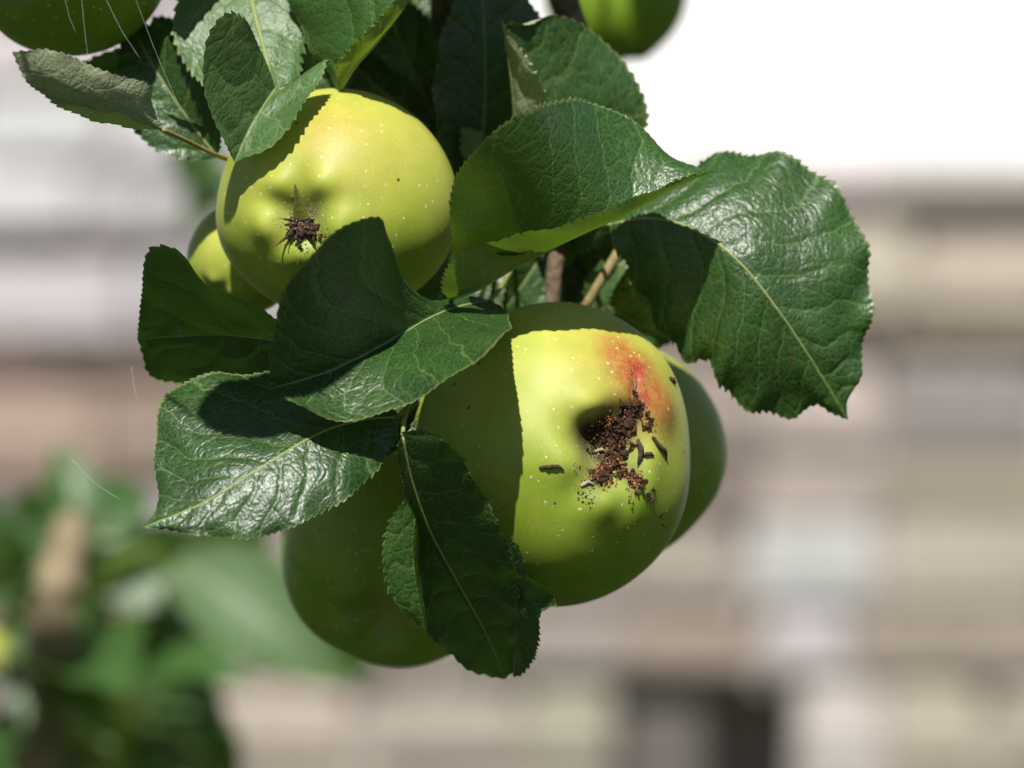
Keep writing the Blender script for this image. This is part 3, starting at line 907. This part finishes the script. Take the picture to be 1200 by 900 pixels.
def eye_lumps(v, hit, R):
    out = v.copy()
    for hx, hy, rad, dep in [(312, 256, .55, -.14), (338, 300, .55, -.10), (390, 240, .6, -.10), (395, 280, .6, -.10), (345, 226, .5, -.05), (356, 268, .45, .08)]:
        p, n = hit(hx, hy)
        dd = np.linalg.norm(v - p, axis=1) * 100
        out -= n * (dep / 100 * np.exp(-(dd / rad) ** 2))[:, None]
    return out
# upper apple: clean eye with a green sepal
root, body, hit, cal, ax, R, B = add_apple(
    'apple', 393, 240, .5, 146, (-.27, -.94, -.15), 'yellow-green apple with a clean fluffy eye and one green sepal, above the scarred apple',
    flat=.88, basin=.13, ridge=.028, lobes=.03, seed=3, stretch=.90, yellow_mix=.62, flush=[(390, 152, 1.2, .30), (430,170,1.4,.14)],
    stem_to=[(450, 200, 4.6), (540, 160, 5.3)], russet_r=.13, sculpt=eye_lumps)
cx = B[:, 0]; cy = B[:, 1]
rr = random.Random(5)
def eye(x, y, lift=0.0):
    p, n_ = hit(355 + (x - 356) * 1.18, 266 + (y - 274) * 1.18)
    return p + n_ * lift, n_
p0, n0 = eye(357, 277)
cup = mesh_obj('calyx', *tube_data([p0 - n0 * .001, p0 + n0 * .0012, p0 + n0 * .0022], [.0034, .0028, .0012], 10, 18, .05), M_SEPAL, root)
pa, _ = eye(356, 268, .0012); pb, _ = eye(347, 232, .0030)
sepal_mesh('sepal', pa, pb - pa, (0, -1, -.2), float(np.linalg.norm(pb - pa)), .0046, M_GSEPAL, cup, .04, thick=.0012)
tipv = pb - pa
sepal_mesh('sepal_tip', pa + tipv * .8, tipv, (0, -1, -.2), float(np.linalg.norm(tipv)) * .26, .0012, M_RED, cup, .04, thick=.0007)
for (x0_, y0_, x1_, y1_, w_, l0, l1) in [(350,268,327,266,.0012,.001,.0022),(348,275,334,285,.0016,.001,.0028),(345,280,326,291,.0012,.0012,.0030),(352,272,366,262,.0016,.001,.002),
        (360,272,374,282,.0022,.001,.0018),(357,280,356,290,.0022,.001,.0014),(349,272,352,262,.0016,.0014,.0032),(362,282,372,294,.002,.001,.0016)]:
    a_, na = eye(x0_, y0_, l0); b_, nb = eye(x1_, y1_, l1)
    sepal_mesh('sepal', a_, b_ - a_, na, float(np.linalg.norm(b_ - a_)), w_, M_SEPAL, cup, rr.uniform(.1, .4), thick=.0005)
fz = []
for _ in range(700):
    k_ = rr.choice([(366, 260, 5, 6), (346, 258, 4, 5), (372, 272, 6, 6), (372, 252, 9, 6), (346, 300, 9, 5), (330, 262, 8, 8), (368, 300, 8, 6)])
    p_, n_ = hit(k_[0] + rr.gauss(0, k_[2]), k_[1] - 8 + rr.gauss(0, k_[3]))
    if p_ is not None:
        fz.append((p_ + n_ * rr.uniform(0, .0004), rr.uniform(.00004, .00010)))
grains('fluff', fz, M_FUZZ, cup, rr)
cr = []
for _ in range(260):
    p_, n_ = eye(357 + rr.gauss(0, 8), 277 + rr.gauss(0, 6))
    cr.append((p_ + n_ * rr.uniform(.0002, .0026), rr.uniform(.0002, .0007)))
grains('withered_stamens', cr, M_SEPAL, cup, rr)
cr = []
for _ in range(60):
    p_, n_ = eye(356 + rr.gauss(0, 10), 274 + rr.gauss(0, 5))
    cr.append((p_ + n_ * rr.uniform(.0008, .003), rr.uniform(.00012, .0003)))
grains('pale_crumbs', cr, M_CRUMB, cup, rr)

# lower apple with the scar and the frass
def scar(v, hit, R):
    out = v.copy()
    for hx, hy, rad, dep in [(714, 520, .90, .46), (740, 488, .36, .26), (694, 508, .55, .20), (700, 560, .35, .14), (736, 556, .25, .12), (668, 520, .35, .06), (690, 478, .4, -.06), (725, 462, .4, -.06),
                             (757, 532, .55, -.26), (712, 586, .75, -.20), (745, 600, .6, -.08), (672, 545, .6, -.10), (775, 480, .6, -.16), (745, 425, .8, -.10)]:
        p, n = hit(hx, hy)
        dd = np.linalg.norm(v - p, axis=1) * 100
        out -= n * (dep / 100 * np.exp(-(dd / rad) ** 2))[:, None]
    # crack leading up from the hole
    for k in range(9):
        p, n = hit(743 + 2.5 * math.sin(k), 436 + k * 5)
        dd = np.linalg.norm(v - p, axis=1) * 100
        out -= n * (.05 / 100 * np.exp(-(dd / .12) ** 2))[:, None]
    return out
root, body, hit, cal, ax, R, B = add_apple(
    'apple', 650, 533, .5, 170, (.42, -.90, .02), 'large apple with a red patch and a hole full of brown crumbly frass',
    flat=.88, basin=.10, ridge=.02, lobes=.03, seed=11, stretch=1.03, yellow_mix=.52,
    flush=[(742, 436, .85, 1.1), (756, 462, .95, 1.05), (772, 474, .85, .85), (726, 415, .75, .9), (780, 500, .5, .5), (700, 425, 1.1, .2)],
    rot=[(740, 488, .36, 1.0), (726, 512, .42, 1.0), (712, 538, .36, .95), (696, 512, .55, 1.0), (715, 500, .5, 1.0), (700, 562, .30, .7), (742, 564, .26, .8), (690, 572, .28, .5), (744, 474, .16, .8), (743, 452, .07, .5)],  # rot round the hole, spread wider to paint the hollow's shadow
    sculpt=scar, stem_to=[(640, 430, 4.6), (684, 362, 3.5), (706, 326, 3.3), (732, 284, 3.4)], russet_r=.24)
rr = random.Random(9)
dark, orange = [], []
def scatter(lst, cxp, cyp, sx, sy, n, r0, r1, rot=0, lift=.0006):
    for _ in range(n):
        a, b = rr.gauss(0, sx), rr.gauss(0, sy)
        x = cxp + a * math.cos(rot) - b * math.sin(rot); y = cyp + a * math.sin(rot) + b * math.cos(rot)
        p, n_ = hit(x, y)
        if p is not None:
            lst.append((p + n_ * rr.uniform(-.0002, lift), rr.uniform(r0, r1)))
def trail(lst, pts, width, n, r0, r1, lift):
    cl = []
    for _ in range(max(3, n // 14)):
        k = rr.uniform(0, len(pts) - 1.001); i = int(k); f_ = k - i
        cl.append((pts[i][0] * (1 - f_) + pts[i+1][0] * f_ + rr.gauss(0, width * 1.15), pts[i][1] * (1 - f_) + pts[i+1][1] * f_ + rr.gauss(0, width * 1.15), rr.uniform(.15, 1.0)))
    for _ in range(n):
        c_ = rr.choice(cl)
        x, y = c_[0] + rr.gauss(0, width * .42), c_[1] + rr.gauss(0, width * .42)
        p, n_ = hit(x, y)
        if p is not None:
            q = rr.random() ** 2
            lst.append((p + n_ * rr.uniform(-.0002, lift * c_[2]), r0 + (r1 - r0) * q))
MAIN = [(745, 472), (740, 488), (734, 502), (724, 516), (718, 530), (712, 546), (702, 558), (690, 572)]
LOW = [(722, 540), (732, 556), (744, 566), (756, 562)]
trail(dark, MAIN, 5.5, 900, .00014, .0007, .0020)
trail(dark, MAIN[1:6], 9, 260, .00012, .0006, .0012)
trail(dark, LOW, 4.5, 260, .00016, .0007, .0018)
trail(dark, [(690, 512), (702, 512), (716, 505), (728, 498)], 8, 320, .00014, .0006, .0016)
trail(orange, [(700, 515), (722, 500)], 8, 30, .00008, .00024, .0016)
trail(dark, [(676, 578), (690, 572), (700, 566)], 8, 160, .00007, .00028, .0004)
trail(dark, [(760, 572), (768, 577)], 3, 30, .0002, .0007, .0012)
trail(dark, [(774, 600), (779, 612)], 3, 24, .00016, .0005, .0004)
trail(dark, [(650, 520), (740, 620)], 45, 60, .00005, .00014, .0001)
trail(orange, LOW[1:], 5, 150, .00010, .00036, .0026)
trail(orange, MAIN[3:], 7, 300, .00010, .00034, .0032)
trail(orange, MAIN[:4], 8, 70, .00008, .00026, .0028)
trail(orange, [(744, 440), (762, 470), (770, 500)], 9, 46, .00007, .00018, .0002)
trail(orange, [(690, 580), (750, 605)], 14, 26, .00006, .00016, .0002)
grains('dark_frass', dark, M_FRASS, root, rr)
grains('orange_frass', orange, M_GRAIN, root, rr)
def shred(pts, r0, mat=M_SEPAL):
    ps = []
    for (x, y, l) in pts:
        p, n_ = hit(x, y)
        ps.append(p + n_ * l)
    tv, tf = tube_data(np.array(ps), [r0 * .6, r0, r0 * .8, r0 * .2], 14, 6, .25)
    mesh_obj('dry_sepal', tv, tf, mat, root)
shred([(632, 548, 0.00018), (645, 547, 0.00040), (654, 546, 0.00063), (661, 551, 0.00027)], .0006)
shred([(764, 512, 0.00045), (770, 522, 0.00063), (777, 530, 0.00072), (781, 540, 0.00018)], .0006)
shred([(754, 534, 0.00036), (761, 532, 0.00072), (766, 535, 0.00036)], .0006)
shred([(696, 530, 0.00054), (704, 528, 0.00081), (710, 530, 0.00054)], .0005, M_FUZZ)
shred([(784, 443, 0.00018), (788, 447, 0.00036), (791, 450, 0.00023)], .0007)
shred([(748, 515, 0.00072), (752, 530, 0.00099), (748, 545, 0.00072)], .0008)
shred([(680, 570, 0.00027), (688, 566, 0.00054), (696, 570, 0.00045)], .0006, M_FUZZ)
shred([(735, 475, 0.00054), (739, 492, 0.00108), (732, 508, 0.00090)], .0009)
shred([(743, 442, 0.00005), (744, 455, 0.00014), (742, 470, 0.00018)], .0005, M_RED)

# the other apples of the cluster
add_apple('apple', 470, 640, 6.0, 146, (-.15, -.75, -.6), 'apple in deep shade behind the dark hanging leaf', seed=21, yellow_mix=.25,
          stem_to=[(520, 500, 7.0), (575, 330, 5.0), (600, 280, 4.3)], flat=.92)
add_apple('apple', 717, 528, 6.8, 134, (.3, -.9, -.25), 'apple tucked behind the scarred apple, only its rim showing', seed=22, yellow_mix=.25,
          stem_to=[(680, 420, 7.6), (652, 372, 4.4)], flat=.9)
add_apple('apple', 285, 305, 4.2, 66, (-.4, -.5, -.6), 'small bright apple peeping out behind the upper apple', seed=23, yellow_mix=.6,
          stem_to=[(300, 230, 6.5), (292, 196, 2.6)], flat=.95, detail=False)
add_apple('apple', 78, -58, 1.5, 126, (-.55, -.75, -.35), 'shaded dark green apple beside the spider threads', seed=24, yellow_mix=-.4,  # low value puts this apple's deep shade into the skin colour
          stem_to=[(120, -150, 5.0), (90, -140, 7.5)], flat=.9)
add_apple('apple', 722, -6, 38, 84, (.2, -.3, -.9), 'out-of-focus apple hanging above the keel-shaped leaf, far behind it', seed=25, yellow_mix=.0,
          stem_to=[(724, -110, 38), (660, -190, 26), (640, -70, 8)], flat=.95, detail=False)

# ------------------------------------------------------------------ spider threads
web = empty('spider_web', P(200, 100, -5))
tag(web, 'loose fine spider threads strung beside the leaves', 'spider web')
for a, b, r_ in [((120, -10, -5.5), (165, 70, -5.2), .00006), ((95, -10, -5.6), (104, 75, -5.4), .00005), ((152, -20, -5.2), (216, 138, -3.8), .00007),
                 ((84, 538, -5.0), (142, 586, -4.6), .00007), ((176, 296, -.2), (213, 396, -1.2), .00007), ((154, 430, -4.0), (161, 468, -4.0), .00005),
                 ((163, 226, -4), (168, 240, -4), .00007), ((75, -5, -5.6), (90, 40, -5.4), .00005)]:
    A_, B_ = P(*a), P(*b)
    mid_ = (A_ + B_) / 2 - np.array([0, 0, .0012])
    tv, tf = tube_data([A_, mid_, B_], [r_ * .4, r_ * .4], 10, 5)
    mesh_obj('thread', tv, tf, M_SILK, web)

# ------------------------------------------------------------------ the lower branch, far behind and out of focus
low = empty('apple_branch', P(60, 950, 95))
tag(low, 'blurred lower apple branch behind, with crowded green leaves and a pale stem', 'branch')
LB = 90
tube('stem', PL([(40, 1000, LB), (52, 820, LB - 4), (66, 700, LB - 12), (84, 615, LB - 8)]), [.013, .012, .012, .008], M_PALESTEM, low, 30, 12)
tube('twig', PL([(60, 780, LB), (140, 720, LB + 4), (240, 660, LB + 8)]), [.006, .004, .002], M_BARK, low, 20, 8)
tube('twig', PL([(45, 930, LB), (150, 860, LB), (260, 900, LB)]), [.005, .004, .002], M_BARK, low, 20, 8)
def BL(base, tip, nrm, **kw):
    kw.setdefault('mat', M_THIN)
    return free_leaf(low, P(*base), P(*tip), nrm, nu=60, nv=10, rib=False, **kw)
BL((205, 655, 90), (405, 805, 88), (-.05, -.88, .45), width=.5, mat=M_PALE, label='blurred leaf with a pale sheen below the cluster')
BL((150, 800, 88), (300, 805, 84), (.1, -.5, .8), width=.5, mat=M_THIN)
BL((70, 640, 92), (-30, 660, 84), (-.1, -.7, .6), width=.9)
BL((95, 640, 92), (70, 520, 94), (.2, -.9, .3), width=.5)
BL((110, 640, 92), (150, 560, 96), (.2, -.9, .3), width=.6)
BL((120, 700, 94), (260, 640, 96), (.1, -.9, .1), width=.5)
BL((120, 720, 98), (330, 730, 98), (.1, -.9, -.3), width=.5)
BL((100, 760, 96), (240, 800, 97), (.1, -.9, -.3), width=.55)
BL((60, 700, 88), (120, 830, 84), (.2, -.8, .5), width=.4)
BL((55, 720, 88), (30, 850, 84), (-.2, -.8, .4), width=.5, mat=M_THIN)
BL((50, 860, 90), (-40, 900, 84), (-.1, -.6, .7), width=.6)
BL((100, 720, 86), (190, 640, 84), (.1, -.3, .9), width=.5, mat=M_THIN)
BL((40, 800, 84), (130, 880, 80), (.1, -.3, .9), width=.5, mat=M_THIN)
BL((20, 690, 82), (-30, 600, 80), (.0, -.8, .4), width=.6, mat=M_THIN)
BL((90, 840, 94), (180, 930, 94), (.0, -.9, -.1), width=.6)
BL((160, 850, 94), (240, 920, 92), (.0, -.9, .2), width=.4)
BL((85, 770, 84), (150, 812, 78), (-.1, -.64, .76), width=.8)
BL((300, 700, 98), (440, 790, 98), (.0, -.9, -.2), width=.6)
BL((262, 150, 150), (205, 215, 152), (.0, -.9, .2), width=.6)
BL((270, 190, 154), (215, 265, 152), (.0, -.9, -.1), width=.6)
_r = random.Random(12)
for k in range(80):
    bx_, by_ = _r.uniform(-60, 250), _r.uniform(600, 910)
    an = _r.uniform(0, 6.28); ln_ = _r.uniform(80, 130)
    dd_ = _r.uniform(94, 108)
    BL((bx_, by_, dd_), (bx_ + ln_ * math.cos(an), by_ + .6 * ln_ * math.sin(an) + 20, dd_ + _r.uniform(-5, 3)), (_r.uniform(-.4, .4), -.8, _r.uniform(-.6, .7)), width=.55, mat=_r.choice([M_LEAF, M_PALE, M_THIN, M_THIN]))
add_apple('apple', 128, 838, 86, 42, (.1, -.5, -.8), 'blurred yellow-green apple among the lower branch leaves', seed=31, yellow_mix=.5, flat=.95, detail=False, stem_to=[(120, 770, 88)])
add_apple('apple', -22, 770, 86, 34, (.1, -.5, -.8), 'blurred yellow apple beside the pale lower stem', seed=32, yellow_mix=.9, flat=.95, detail=False, stem_to=[(20, 720, 88)])
add_apple('apple', 95, 905, 92, 62, (.1, -.5, -.8), 'blurred dark apple under the yellow-green one on the lower branch', seed=33, yellow_mix=.1, flat=.95, detail=False, stem_to=[(60, 830, 92)])
